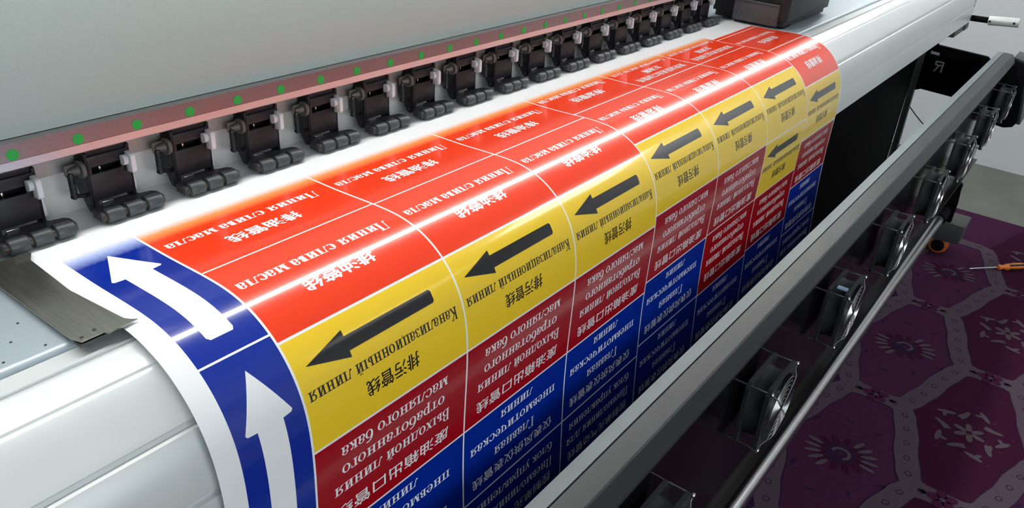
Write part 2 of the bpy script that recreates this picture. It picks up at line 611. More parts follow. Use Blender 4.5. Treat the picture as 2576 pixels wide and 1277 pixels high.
def glyph(ch, w):
    """strokes and advance; w is the stem width"""
    up = ch.isupper()
    h = 1.0 if up else 0.66
    k = ch.lower()
    u = 1.25 if up else 1.0
    th = 0.055
    g = []
    if k in 'ни' or k == 'й':
        a = 0.36 * u
        g = stem(0.09, 0, h, w) + stem(0.09 + a, 0, h, w)
        if k == 'н':
            g += rect(0.09 + w, h * 0.47, 0.09 + a, h * 0.47 + th)
        else:
            g += para(0.09 + w * 0.8, 0.06, 0.09 + a + w * 0.2, h - 0.06, 0.09)
        if k == 'й':
            g += ring(0.09 + (a + w) / 2, h + 0.20, 0.15, 0.11, 0.05, 0.06, 180, 360, 8)
        return g, 0.09 * 2 + a + w + 0.07
    if k in 'пц':
        a = 0.37 * u
        if k == 'п':
            g = stem(0.09, 0, h, w) + stem(0.09 + a, 0, h, w) + rect(0.05, h - 0.06, 0.13 + a + w, h)
        else:
            g = stem(0.09, 0, h, w, False) + stem(0.09 + a, 0, h, w, False) + rect(0.02, 0, 0.17 + a + w, 0.06) + rect(0.12 + a + w, -0.17, 0.17 + a + w, 0.05)
        return g, 0.18 + a + w + 0.07
    if k in 'лд':
        a = 0.36 * u
        if k == 'л':
            g = stem(0.14 + a, 0, h, w) + rect(0.16, h - 0.055, 0.18 + a + w, h)
            g += para(0.10, 0.05, 0.27, h, 0.075) + ring(0.05, 0.10, 0.09, 0.10, 0.06, 0.06, 180, 360, 8) + disc(0.02, 0.09, 0.055)
        else:
            g = rect(0.14 + a, 0, 0.14 + a + w, h) + rect(0.16, h - 0.055, 0.20 + a + w, h)
            g += para(0.12, 0.0, 0.27, h, 0.075) + rect(-0.02, 0, 0.22 + a + w, 0.055) + rect(-0.02, -0.17, 0.03, 0.05) + rect(0.17 + a + w, -0.17, 0.22 + a + w, 0.05)
        return g, 0.14 + a + w + 0.13
    if k == 'о':
        return ring(0.31, h / 2, 0.29, h / 2 + 0.01, w, 0.055, 0, 360, 20), 0.62
    if k == 'с':
        rx = 0.27 * u * 1.1
        g = ring(rx + 0.02, h / 2, rx, h / 2 + 0.015, w, 0.06, 42, 318, 18) + disc(rx * 1.75, h * 0.76, 0.075)
        if up:
            g += rect(rx * 1.82, h * 0.62, rx * 1.82 + 0.05, h + 0.01)
        return g, rx * 2 + 0.03
    if k == 'е':
        return ring(0.29, h / 2, 0.27, h / 2 + 0.01, w, 0.055, 0, 322, 18) + rect(0.10, h * 0.50, 0.55, h * 0.50 + 0.055), 0.58
    if k == 'а':
        g = rect(0.33, 0.05, 0.33 + w, 0.46) + ring(0.29, 0.44, 0.19 + w * 0.3, 0.225, w * 0.8, 0.055, 0, 165, 10) + disc(0.12, 0.47, 0.07)
        g += ring(0.24, 0.19, 0.23, 0.20, w * 0.9, 0.05, 60, 320, 12) + rect(0.33 + w * 0.4, 0.0, 0.56, 0.06)
        return g, 0.57
    if k == 'б':
        g = ring(0.31, 0.32, 0.29, 0.33, w, 0.055, 0, 360, 20) + ring(0.36, 0.42, 0.34, 0.52, w, 0.10, 95, 190, 8) + rect(0.34, 0.86, 0.54, 0.96)
        return g, 0.62
    if k == 'в':
        rx = 0.22 * u
        g = stem(0.09, 0, h, w, True, True, 0.08) + rect(0.09, h - 0.05, 0.30 * u, h) + rect(0.09, 0, 0.32 * u, 0.05) + rect(0.09, h * 0.5, 0.30 * u, h * 0.5 + 0.05)
        g += ring(0.28 * u, h * 0.755, rx * 0.85, h * 0.245, w * 0.9, 0.05, -90, 90, 8) + ring(0.30 * u, h * 0.265, rx, h * 0.265, w, 0.05, -90, 90, 8)
        return g, 0.30 * u + rx + 0.04
    if k == 'г':
        a = 0.42 * u
        return stem(0.09, 0, h, w) + rect(0.05, h - 0.06, a + 0.05, h) + rect(a, h - 0.24, a + 0.05, h), a + 0.09
    if k == 'з':
        g = ring(0.20, h * 0.74, 0.20, h * 0.26, w * 0.85, 0.05, -90, 150, 10) + ring(0.20, h * 0.26, 0.24, h * 0.27, w * 0.9, 0.05, -150, 90, 10)
        return g + disc(0.05, h * 0.82, 0.06) + disc(0.04, h * 0.17, 0.06), 0.48
    if k == 'к':
        a = 0.44 * u
        g = stem(0.09, 0, h, w) + para(0.09 + w, h * 0.42, a + 0.02, h - 0.05, 0.08) + para(a + 0.06, 0.03, 0.17 + w, h * 0.56, w * 1.05)
        g += rect(a - 0.06, 0, a + 0.2, 0.05)
        g += disc(a + 0.02, h - 0.08, 0.07) if not up else rect(a - 0.08, h - 0.05, a + 0.14, h)
        return g, a + 0.2
    if k == 'м':
        a = 0.50
        g = stem(0.09, 0, h, w * 0.55) + stem(0.09 + a, 0, h, w) + para(0.13, h, 0.13 + a * 0.46, 0.0, w * 1.1) + para(0.09 + a + 0.02, h - 0.03, 0.10 + a * 0.5, 0.0, 0.06)
        return g, 0.18 + a + w + 0.05
    if k == 'р':
        return stem(0.09, -0.28, h, w, True, False) + rect(0.0, h - 0.05, 0.12, h) + ring(0.33, h / 2, 0.26, h / 2 + 0.01, w, 0.055, -150, 150, 16), 0.63
    if k == 'т':
        return stem(0.24, 0, h, w, True, False) + rect(0.02, h - 0.055, 0.46 + w, h) + rect(0.02, h - 0.2, 0.065, h) + rect(0.415 + w, h - 0.2, 0.46 + w, h), 0.52 + w
    if k == 'у':
        return para(0.10, h, 0.31, 0.0, w * 1.05) + para(0.20, -0.20, 0.50, h, 0.075) + rect(0.0, h - 0.05, 0.24, h) + rect(0.38, h - 0.05, 0.60, h) + disc(0.13, -0.20, 0.075), 0.60
    if k == 'х':
        return para(0.12, h, 0.47, 0.0, w * 1.1) + para(0.09, 0.0, 0.47, h, 0.07) + rect(0.0, 0, 0.2, 0.05) + rect(0.37, 0, 0.6, 0.05) + rect(0.0, h - 0.05, 0.24, h) + rect(0.37, h - 0.05, 0.58, h), 0.61
    if k == 'ч':
        a = 0.36
        return stem(0.09 + a, 0, h, w) + rect(0.09, h * 0.55, 0.09 + w, h) + rect(0.0, h - 0.05, 0.18 + w, h) + ring(0.32, h * 0.60, 0.23, 0.24, w, 0.055, 180, 290, 8), 0.18 + a + w + 0.05
    if k == 'ы':
        return stem(0.09, 0, h, w) + ring(0.27, 0.19, 0.22, 0.19, w, 0.05, -90, 90, 8) + rect(0.12, 0.33, 0.28, 0.38) + rect(0.1, 0, 0.28, 0.05) + stem(0.66, 0, h, w), 0.66 + w + 0.15
    if k == 'я':
        a = 0.38
        return stem(0.05 + a, 0, h, w) + ring(0.27, h * 0.70, 0.22, h * 0.30, w * 0.9, 0.05, 90, 270, 8) + rect(0.26, h - 0.05, 0.5, h) + rect(0.26, h * 0.4, 0.46, h * 0.4 + 0.05) + para(0.12, 0.02, 0.33, h * 0.42, w) + rect(0.0, 0, 0.17, 0.05), 0.05 + a + w + 0.14
    return [], 0.33


def serif_line(text, w):
    x = 0.0
    out = []
    for ch in text:
        g, adv = glyph(ch, w)
        out += [[(px + x, py) for px, py in q] for q in g]
        x += adv
    return out, x - 0.05


_han = {}


def han_line(text, bold):
    """outline of a line of Chinese characters from Blender's built-in typeface, as flat polygons; height 1"""
    key = (text, bold)
    if key not in _han:
        cu = bpy.data.curves.new('lettering', 'FONT')
        cu.body = text
        cu.resolution_u = 2
        o = bpy.data.objects.new('lettering', cu)
        COL.objects.link(o)
        bpy.context.view_layer.update()
        ev = o.evaluated_get(bpy.context.evaluated_depsgraph_get())
        me = ev.to_mesh()
        v = [(p.co.x, p.co.y) for p in me.vertices]
        pol = [[v[i] for i in f.vertices] for f in me.polygons]
        ev.to_mesh_clear()
        bpy.data.objects.remove(o)
        bpy.data.curves.remove(cu)
        x0 = min(p[0] for p in v); x1 = max(p[0] for p in v)
        y0 = min(p[1] for p in v); y1 = max(p[1] for p in v)
        _han[key] = [[((p[0] - x0 + dx) / (x1 - x0), (p[1] - y0 + dy) / (y1 - y0)) for p in q] for q in pol
                     for dx, dy in ((-bold, 0), (bold, 0), (0, -bold * 0.6), (0, bold * 0.6))]
    return _han[key]


# ------------------------------------------------------------------ the printed film
XL, XR = -0.0855, 1.4035
CW = 0.2
# rows: column -> list of (start, end, kind), by arc length
ROWS = {}
for c, e in ((0, 0.0708), (1, 0.0722), (2, 0.0728)):
    ROWS[c] = [(-0.040, e, 'drain'), (e, 0.1742, 'drain'), (0.1742, 0.2782, 'sewer'), (0.2782, 0.385, 'waste'), (0.385, 0.4935, 'air'), (0.4935, 0.600, 'block'), (0.600, 0.705, 'block')]
for c in (3, 4, 5):
    e = 0.0555
    ROWS[c] = [(-0.048, e, 'lube' if c > 3 else 'drain'), (e, 0.1585, 'drain'), (0.1585, 0.2645, 'sewer')]
ROWS[3] += [(0.2645, 0.3695, 'waste'), (0.3695, 0.478, 'air'), (0.478, 0.585, 'air'), (0.585, 0.69, 'block')]
ROWS[4] += [(0.2645, 0.3675, 'waste'), (0.3675, 0.479, 'waste'), (0.479, 0.587, 'air'), (0.587, 0.69, 'block')]
ROWS[5] += [(0.2645, 0.3675, 'sewer'), (0.3675, 0.472, 'waste'), (0.472, 0.580, 'air'), (0.580, 0.685, 'block')]
ROWS[6] = [(-0.108, -0.0025, 'plain'), (-0.0025, 0.1025, 'drain'), (0.1025, 0.2065, 'drain'), (0.2065, 0.311, 'sewer'), (0.311, 0.411, 'waste'), (0.411, 0.515, 'air'), (0.515, 0.62, 'block'), (0.62, 0.7, 'block')]
BLUES = [(-0.040, 0.1642), (0.1642, 0.3605), (0.3605, 0.557), (0.557, 0.705)]
INK = {'drain': 1, 'lube': 1, 'plain': 1, 'sewer': 2, 'waste': 3, 'air': 4, 'block': 4}
LW = 0.0011          # half width of the white rules
S_FRONT = -0.0365    # nothing is printed behind this line yet


def build_film():
    sset = set()
    cells = []       # x0, x1, s0, s1, material
    for c, rows in ROWS.items():
        x0, x1 = c * CW + LW, (c + 1) * CW - LW
        if c == 6:
            x1 = 1.3995
        for a, e, k in rows:
            a2 = max(a + LW, S_FRONT)
            if k == 'plain':
                a2 = max(a2, -0.0125)
            if a2 < e - LW:
                cells.append((x0, x1, a2, e - LW, INK[k]))
    for a, e in BLUES:
        cells.append((-0.0655, -LW, max(a + LW, S_FRONT), e - LW, 4))
    for q in cells:
        sset |= {round(q[2], 5), round(q[3], 5)}
    s = S0
    while s < 0.705:
        sset.add(round(s, 5))
        s += 0.012 if s < 0.05 else 0.004
    ss = sorted(sset)
    s2 = [ss[0]]
    for v in ss[1:]:
        if v - s2[-1] > 0.0004:
            s2.append(v)
    ss = s2
    xs = sorted({XL, XR} | {q[0] for q in cells} | {q[1] for q in cells})
    verts, faces, mi, uv, nor = [], [], [], [], []
    for s in ss:
        y, z = film(s)
        for x in xs:
            verts.append((x, y, z)); uv.append((x, s)); nor.append(film_n(s))
    n = len(xs)
    for j in range(len(ss) - 1):
        sm = (ss[j] + ss[j + 1]) / 2
        row = [(q[0], q[1], q[4]) for q in cells if q[2] - 1e-4 < sm < q[3] + 1e-4]
        for i in range(n - 1):
            xm = (xs[i] + xs[i + 1]) / 2
            m = 0
            for q in row:
                if q[0] < xm < q[1]:
                    m = q[2]
            faces.append((j * n + i, (j + 1) * n + i, (j + 1) * n + i + 1, j * n + i + 1))
            mi.append(m)
    # lettering and arrows, laid on the same surface
    OFF = 0.00012

    def stamp(polys, m, off=OFF):
        bm = bmesh.new()
        for i, p in enumerate(polys):
            lift = off + 0.000012 * (i % 7)          # strokes that cross lie a hair apart
            vs = [bm.verts.new((q[0], q[1], lift)) for q in p]
            try:
                bm.faces.new(vs)
            except ValueError:
                pass
        lo = min(q[1] for p in polys for q in p); hi = max(q[1] for p in polys for q in p)
        if hi > 0.07 and lo < 0.33:
            s = math.ceil(lo / 0.004) * 0.004
            while s < hi:
                bmesh.ops.bisect_plane(bm, geom=bm.verts[:] + bm.edges[:] + bm.faces[:], plane_co=(0, s, 0), plane_no=(0, 1, 0), dist=1e-6)
                s += 0.004
        bm.verts.index_update()
        bm.normal_update()
        base = len(verts)
        for v in bm.verts:
            s = v.co.y
            y, z = film(s, v.co.z)
            verts.append((v.co.x, y, z)); uv.append((v.co.x, s)); nor.append(film_n(s))
        for f in bm.faces:
            ids = [base + v.index for v in f.verts]
            if f.normal.z < 0:
                ids.reverse()
            faces.append(tuple(ids[::-1]))
            mi.append(m)
        bm.free()

    def line(text, w, xr, xl, sb, hh, m):
        """upside-down line for the operator: it starts at the right, and its top points down the film"""
        g, L = serif_line(text, w)
        k = (xr - xl) / L
        stamp([[(xr - px * k, sb + py * hh) for px, py in q] for q in g], m)

    def han(text, xr, xl, s0, s1, m, bold=0.012):
        g = han_line(text, bold)
        stamp([[(xr - px * (xr - xl), s0 + py * (s1 - s0)) for px, py in q] for q in g], m)

    for c, rows in ROWS.items():
        X = c * CW
        for a, e, k in rows:
            if a > 0.66:
                continue
            if k == 'drain':
                line('Линия слива масла', 0.215, X + 0.180, X + 0.009, e - 0.0695, 0.0140, 0)
                han('排油管线', X + 0.135, X + 0.054, e - 0.0450, e - 0.0285, 0, 0.036)
            elif k == 'lube':
                line('Смазочное масло для', 0.16, X + 0.186, X + 0.014, e - 0.0690, 0.0115, 0)
                han('主油箱', X + 0.135, X + 0.080, e - 0.0500, e - 0.0360, 0, 0.030)
                han('润滑油泵进出口油管线', X + 0.180, X + 0.022, e - 0.0285, e - 0.0130, 0, 0.022)
            elif k == 'sewer':
                ar = [(0.0132, 0.0268), (0.058, 0.0138), (0.058, 0.0198), (0.166, 0.0198), (0.166, 0.0332), (0.058, 0.0332), (0.058, 0.0392)]
                stamp([[(X + ar[0][0], a + ar[0][1]), (X + ar[6][0], a + ar[6][1]), (X + ar[1][0], a + ar[1][1])],
                       [(X + 0.058, a + 0.0332), (X + 0.164, a + 0.0332), (X + 0.166, a + 0.0312), (X + 0.166, a + 0.0218), (X + 0.164, a + 0.0198), (X + 0.058, a + 0.0198)]], 5)
                line('Канализационный линия', 0.15, X + 0.190, X + 0.006, a + 0.0475, 0.0130, 5)
                han('排污管线', X + 0.131, X + 0.065, a + 0.0675, a + 0.0835, 5, 0.016)
            elif k == 'waste':
                line('масляного бака', 0.14, X + 0.170, X + 0.030, a + 0.0128, 0.0145, 0)
                line('отработанного', 0.14, X + 0.166, X + 0.030, a + 0.0335, 0.0145, 0)
                line('Выходной линия', 0.14, X + 0.174, X + 0.020, a + 0.0545, 0.0150, 0)
                han('废油箱出口管线', X + 0.173, X + 0.020, a + 0.0790, a + 0.0945, 0, 0.012)
            elif k == 'air':
                line('линия', 0.13, X + 0.127, X + 0.066, a + 0.0105, 0.0145, 0)
                line('пневмотическая', 0.13, X + 0.177, X + 0.012, a + 0.0335, 0.0145, 0)
                line('Главная', 0.13, X + 0.134, X + 0.056, a + 0.0575, 0.0150, 0)
                han('仪表风供仪表管线', X + 0.174, X + 0.016, a + 0.0815, a + 0.0960, 0, 0.010)
            elif k == 'block':
                line('блок управления', 0.13, X + 0.178, X + 0.018, a + 0.0160, 0.0145, 0)
                line('Пневмолиния для', 0.13, X + 0.178, X + 0.014, a + 0.0400, 0.0150, 0)
                han('控制单元气动管线', X + 0.176, X + 0.018, a + 0.0640, a + 0.0790, 0, 0.010)
    for a, e in BLUES[:3]:
        t0 = (a if a > 0 else -0.032) + 0.0162
        stamp([[(-0.0345, t0), (-0.0110, t0 + 0.0450), (-0.0125, t0 + 0.0470), (-0.0210, t0 + 0.0482), (-0.0455, t0 + 0.0482), (-0.0545, t0 + 0.0476), (-0.0560, t0 + 0.0455)],
               [(-0.0455, t0 + 0.048), (-0.0210, t0 + 0.048), (-0.0210, t0 + 0.159), (-0.0230, t0 + 0.162), (-0.0430, t0 + 0.162), (-0.0455, t0 + 0.159)]], 0)
    me = bpy.data.meshes.new('printed_vinyl_film')
    org = Vector((0.66, -0.05, 0.0))
    me.from_pydata([tuple(Vector(v) - org) for v in verts], [], faces)
    for k in ('vinyl', 'red', 'yellow', 'crimson', 'blue', 'black_ink'):
        me.materials.append(M[k])
    me.polygons.foreach_set('material_index', mi)
    me.polygons.foreach_set('use_smooth', [True] * len(faces))
    ul = me.uv_layers.new(name='UVMap')
    flat = []
    for l in me.loops:
        flat.extend(uv[l.vertex_index])
    ul.data.foreach_set('uv', flat)
    me.update()
    me.normals_split_custom_set_from_vertices(nor)
    o = bpy.data.objects.new('printed_vinyl_film', me)
    COL.objects.link(o)
    o.location = org + Vector((0, 0, H))
    return tag(o, 'glossy vinyl film printed with red, yellow and blue pipe labels, curling over the printer front', 'printed film')


build_film()

# ------------------------------------------------------------------ the printer
PX0, PX1 = -1.1, 2.93
printer = thing('wide_format_printer', 'grey and silver wide-format printer whose platen and front beam carry the film', 'printer', (0.9, 0.1, FZ))
# platen sheet with suction holes
b = MB()
b.prism([(0.30, -0.0005), (-0.080, -0.0005), (-0.0835, -0.0012), (-0.0855, -0.0030), (-0.0855, -0.012), (0.30, -0.012)], PX0, PX1)
platen = b.build('platen', M['platen'], printer)
b = MB()
for i in range(-14, 0):
    for j in range(0, 3):
        x = -0.132 + (i + 1) * 0.029 + (0.0145 if j % 2 else 0)
        y = -0.0745 + j * 0.021
        if x < -0.128:
            b.cyl((x, y, -0.001), (x, y, -0.0003), 0.0011, n=10)
b.build('suction_holes', M['hole'], platen)['kind'] = 'stuff'
# curved front beam
prof = [(-0.0856, -0.0052), (-0.1035, -0.0055), (-0.1048, -0.0085), (-0.1068, -0.0085), (-0.1078, -0.0058), (-0.115, -0.0066), (-0.125, -0.0086), (-0.1345, -0.0117),
        (-0.1358, -0.0133), (-0.1375, -0.0135), (-0.146, -0.0180), (-0.156, -0.0255), (-0.166, -0.0350), (-0.1735, -0.0438),
        (-0.1722, -0.0468), (-0.1738, -0.0490), (-0.1785, -0.0495), (-0.1802, -0.0520), (-0.1850, -0.0620), (-0.1890, -0.0730), (-0.1920, -0.0850), (-0.1940, -0.1000),
        (-0.1915, -0.1020), (-0.1918, -0.1045), (-0.1955, -0.1062), (-0.1962, -0.1100), (-0.1972, -0.1530), (-0.1955, -0.1555), (-0.150, -0.157), (0.06, -0.157), (0.06, -0.0125), (-0.0856, -0.0125)]
# round the long curves between the grooves
fine = []
for i in range(len(prof)):
    p0, p1, p2, p3 = prof[i - 1], prof[i], prof[(i + 1) % len(prof)], prof[(i + 2) % len(prof)]
    fine.append(p1)
    ln = math.hypot(p2[0] - p1[0], p2[1] - p1[1])
    if 0.006 < ln < 0.02 and p1[0] < -0.1:
        d1 = Vector((p2[0] - p0[0], p2[1] - p0[1])).normalized() * ln
        d2 = Vector((p3[0] - p1[0], p3[1] - p1[1])).normalized() * ln
        e = Vector((p2[0] - p1[0], p2[1] - p1[1]))
        if d1.normalized().dot(e.normalized()) < 0.93:
            d1 = e
        if d2.normalized().dot(e.normalized()) < 0.93:
            d2 = e
        for k in range(1, 4):
            u = k / 4
            h = lambda a, b_, c, d: (2 * u**3 - 3 * u**2 + 1) * a + (u**3 - 2 * u**2 + u) * c + (-2 * u**3 + 3 * u**2) * b_ + (u**3 - u**2) * d
            fine.append((h(p1[0], p2[0], d1.x, d2.x), h(p1[1], p2[1], d1.y, d2.y)))
b = MB(); b.prism(fine, PX0, 2.90)
b.build('front_beam', M['alu_white'], printer, auto=22)
b = MB()
b.prism([(-0.05, -0.004), (-0.12, -0.007), (-0.155, -0.024), (-0.178, -0.05), (-0.190, -0.085), (-0.190, -0.130), (-0.05, -0.13)], 2.903, 2.955, bev=0.003)
b.build('end_cap', M['cover'], printer)
# back plate, rail with painted dots, cover
b = MB(); b.box(PX0, 1.40, 0.1192, 0.124, -0.0004, 0.08)
b.build('back_plate', M['panel'], printer)
b = MB(); b.box(PX0, 1.40, 0.108, 0.1203, 0.046, 0.0765, 0.001)
b.build('clamp_mounting_bar', M['rail_dark'], printer)
b = MB()
b.prism([(0.0750, 0.0968), (0.0750, 0.0815), (0.106, 0.0815), (0.106, 0.0968)], PX0, 1.40)
rail = b.build('rail', M['rail'], printer)
b = MB(); b.prism([(0.0748, 0.0813), (0.0764, 0.0736), (0.0785, 0.0722), (0.106, 0.0722), (0.106, 0.0813)], PX0, 1.40)
b.build('rail_lip', M['rail_lip'], rail)
b = MB(); b.box(PX0, 1.40, 0.083, 0.107, 0.0702, 0.0720)
b.build('rail_base', M['rail_dark'], rail)
x = -0.0678 - 0.055 * 3
while x < 1.35:
    b = MB(); b.cyl((x, 0.0751, 0.0868), (x, 0.0746, 0.0868), 0.0049, n=20)
    b.build('green_dot', M['green'], rail)
    x += 0.0551
b = MB(); b.prism([(0.0860, 0.0972), (0.0862, 0.212), (0.0885, 0.216), (0.20, 0.216), (0.20, 0.0972)], PX0, 1.40)
b.build('front_cover', M['cover'], printer)
# stand under the beam
b = MB(); b.box(PX0, 2.90, -0.070, -0.058, -0.95, -0.158)
sp = b.build('stand_panel', M['stand'], printer)
for (x, z) in ((1.66, -0.235), (1.64, -0.285), (1.58, -0.325), (1.52, -0.365), (1.86, -0.24)):
    b = MB(); b.lathe((x, -0.070, z), (0, -1, 0), [(0, 0.005), (0.0015, 0.005), (0.003, 0.003)], 12)
    b.build('screw', M['steel'], sp)
b = MB()
b.prism([(-0.062, -0.165), (-0.080, -0.165), (-0.092, -0.90), (-0.070, -0.90)], 2.93, 2.955)
b.prism([(0.20, -0.165), (0.10, -0.165), (0.10, -0.90), (0.20, -0.90)], 2.93, 2.955)
b.build('stand_leg', M['stand_grey'], printer)
b = MB(); b.prism([(-0.405, -0.876), (-0.40, -0.95), (-0.30, -0.957), (0.50, -0.957), (0.50, -0.876)], 2.90, 3.03, bev=0.004)
foot = b.build('foot_beam', M['stand_grey'], printer)
for y in (-0.335, 0.40):
    b = MB(); b.box(2.915, 2.955, y - 0.028, y + 0.028, -0.985, -0.955, 0.004)
    cs = b.build('caster', M['stand'], printer)
    b = MB(); b.lathe((2.905, y, -0.9775), (1, 0, 0), [(0, 0.020), (0.004, 0.032), (0.012, 0.0355), (0.036, 0.0355), (0.044, 0.032), (0.048, 0.020)], 28)
    b.build('caster_wheel', M['wheel_orange'], cs)
    b = MB(); b.lathe((2.899, y, -0.9775), (1, 0, 0), [(0, 0.004), (0.001, 0.016), (0.007, 0.024)], 20)
    b.build('wheel_hub', M['stand'], cs)
# arm that carries the drying bar, with its white mark
b = MB(); b.prism([(-0.04, -0.20), (-0.117, -0.262), (-0.280, -0.270), (-0.300, -0.285), (-0.300, -0.38), (-0.21, -0.431), (-0.102, -0.426), (-0.06, -0.445)], 2.957, 2.975)
arm = b.build('bar_arm', M['stand'], printer)
b = MB(); b.mi = 0
for (y0, z0, y1, z1) in ((-0.126, -0.318, -0.150, -0.318), (-0.126, -0.330, -0.150, -0.330), (-0.150, -0.316, -0.150, -0.354), (-0.126, -0.316, -0.126, -0.331), (-0.138, -0.331, -0.126, -0.354)):
    d = Vector((0, y1 - y0, z1 - z0)).normalized(); n = Vector((0, -d.z, d.y)) * 0.0026
    p, q = Vector((2.9562, y0, z0)), Vector((2.9562, y1, z1))
    b.faces([p + n, q + n, q - n, p - n], [(0, 1, 2, 3)])
b.faces([(2.9562, -0.098, -0.285), (2.9562, -0.128, -0.287), (2.9562, -0.128, -0.297), (2.9562, -0.098, -0.295)], [(0, 1, 2, 3)])
b.build('white_mark', M['white_plastic'], arm)
# lifting lever at the far end and the catch under the beam
b = MB(); b.cyl((2.90, -0.198, -0.142), (2.90, -0.262, -0.140), 0.010, n=16)
lev = b.build('lift_lever', M['stand'], printer)
b = MB(); b.lathe((2.90, -0.252, -0.1405), (0, -1, 0.09), [(0, 0.0145), (0.001, 0.0155), (0.091, 0.0155), (0.092, 0.0145)], 24)
gr = b.build('grip', M['alu_white'], lev)
for y, z in ((-0.258, -0.141), (-0.330, -0.1345)):
    b = MB(); b.lathe((2.887, y, z), (-1, 0, 0), [(0, 0.004), (0.003, 0.004)], 10)
    b.build('grip_screw', M['hole'], gr)
b = MB(); b.box(2.70, 2.86, -0.192, -0.165, -0.182, -0.1575, 0.003); b.box(2.84, 2.90, -0.197, -0.17, -0.178, -0.1575, 0.003)
b.build('beam_catch', M['stand_grey'], printer)

# steel clip holding the film's left edge
clip_poly = [(-0.120, -0.062), (-0.0785, -0.0625), (-0.0775, -0.059), (-0.0835, -0.047), (-0.0860, 0.022), (-0.0800, 0.0905), (-0.0770, 0.0955), (-0.0735, 0.0985), (-0.0985, 0.1015), (-0.1000, 0.0972), (-0.1165, 0.0975), (-0.1195, 0.0885)]
b = MB()
n = len(clip_poly)
# bent along the platen's lip: densify along the length so it follows the slight dip
pts = []
for i in range(n):
    p, q = clip_poly[i], clip_poly[(i + 1) % n]
    m = max(1, int(abs(q[1] - p[1]) / 0.012))
    for k in range(m):
        pts.append((p[0] + (q[0] - p[0]) * k / m, p[1] + (q[1] - p[1]) * k / m))
top = [(x, -s, 0.0042 + (0.0012 if s > 0.085 else 0)) for x, s in pts]
bot = [(x, -s, z - 0.0009) for (x, s), (_, _, z) in zip(pts, top)]
m = len(pts)
b.faces(top + bot, [tuple(range(m)), tuple(range(2 * m - 1, m - 1, -1))] + [(i, (i + 1) % m, (i + 1) % m + m, i + m) for i in range(m)])
clip = thing('media_clip', 'brushed steel edge clip lying along the left edge of the white film', 'clip', (-0.10, -0.02, 0.0))
b.build('blade', M['clip'], clip)
for x, y in ((-0.1135, -0.0925), (-0.1025, -0.0895)):
    b = MB(); b.lathe((x, y, 0.0052), (0, 0, 1), [(0, 0.0016), (0.0006, 0.0013)], 10)
    b.build('rivet', M['spring'], clip)
b = MB(); b.box(-0.1185, -0.089, -0.098, 0.055, 0.0012, 0.0034); b.build('under_strip', M['spring'], clip)


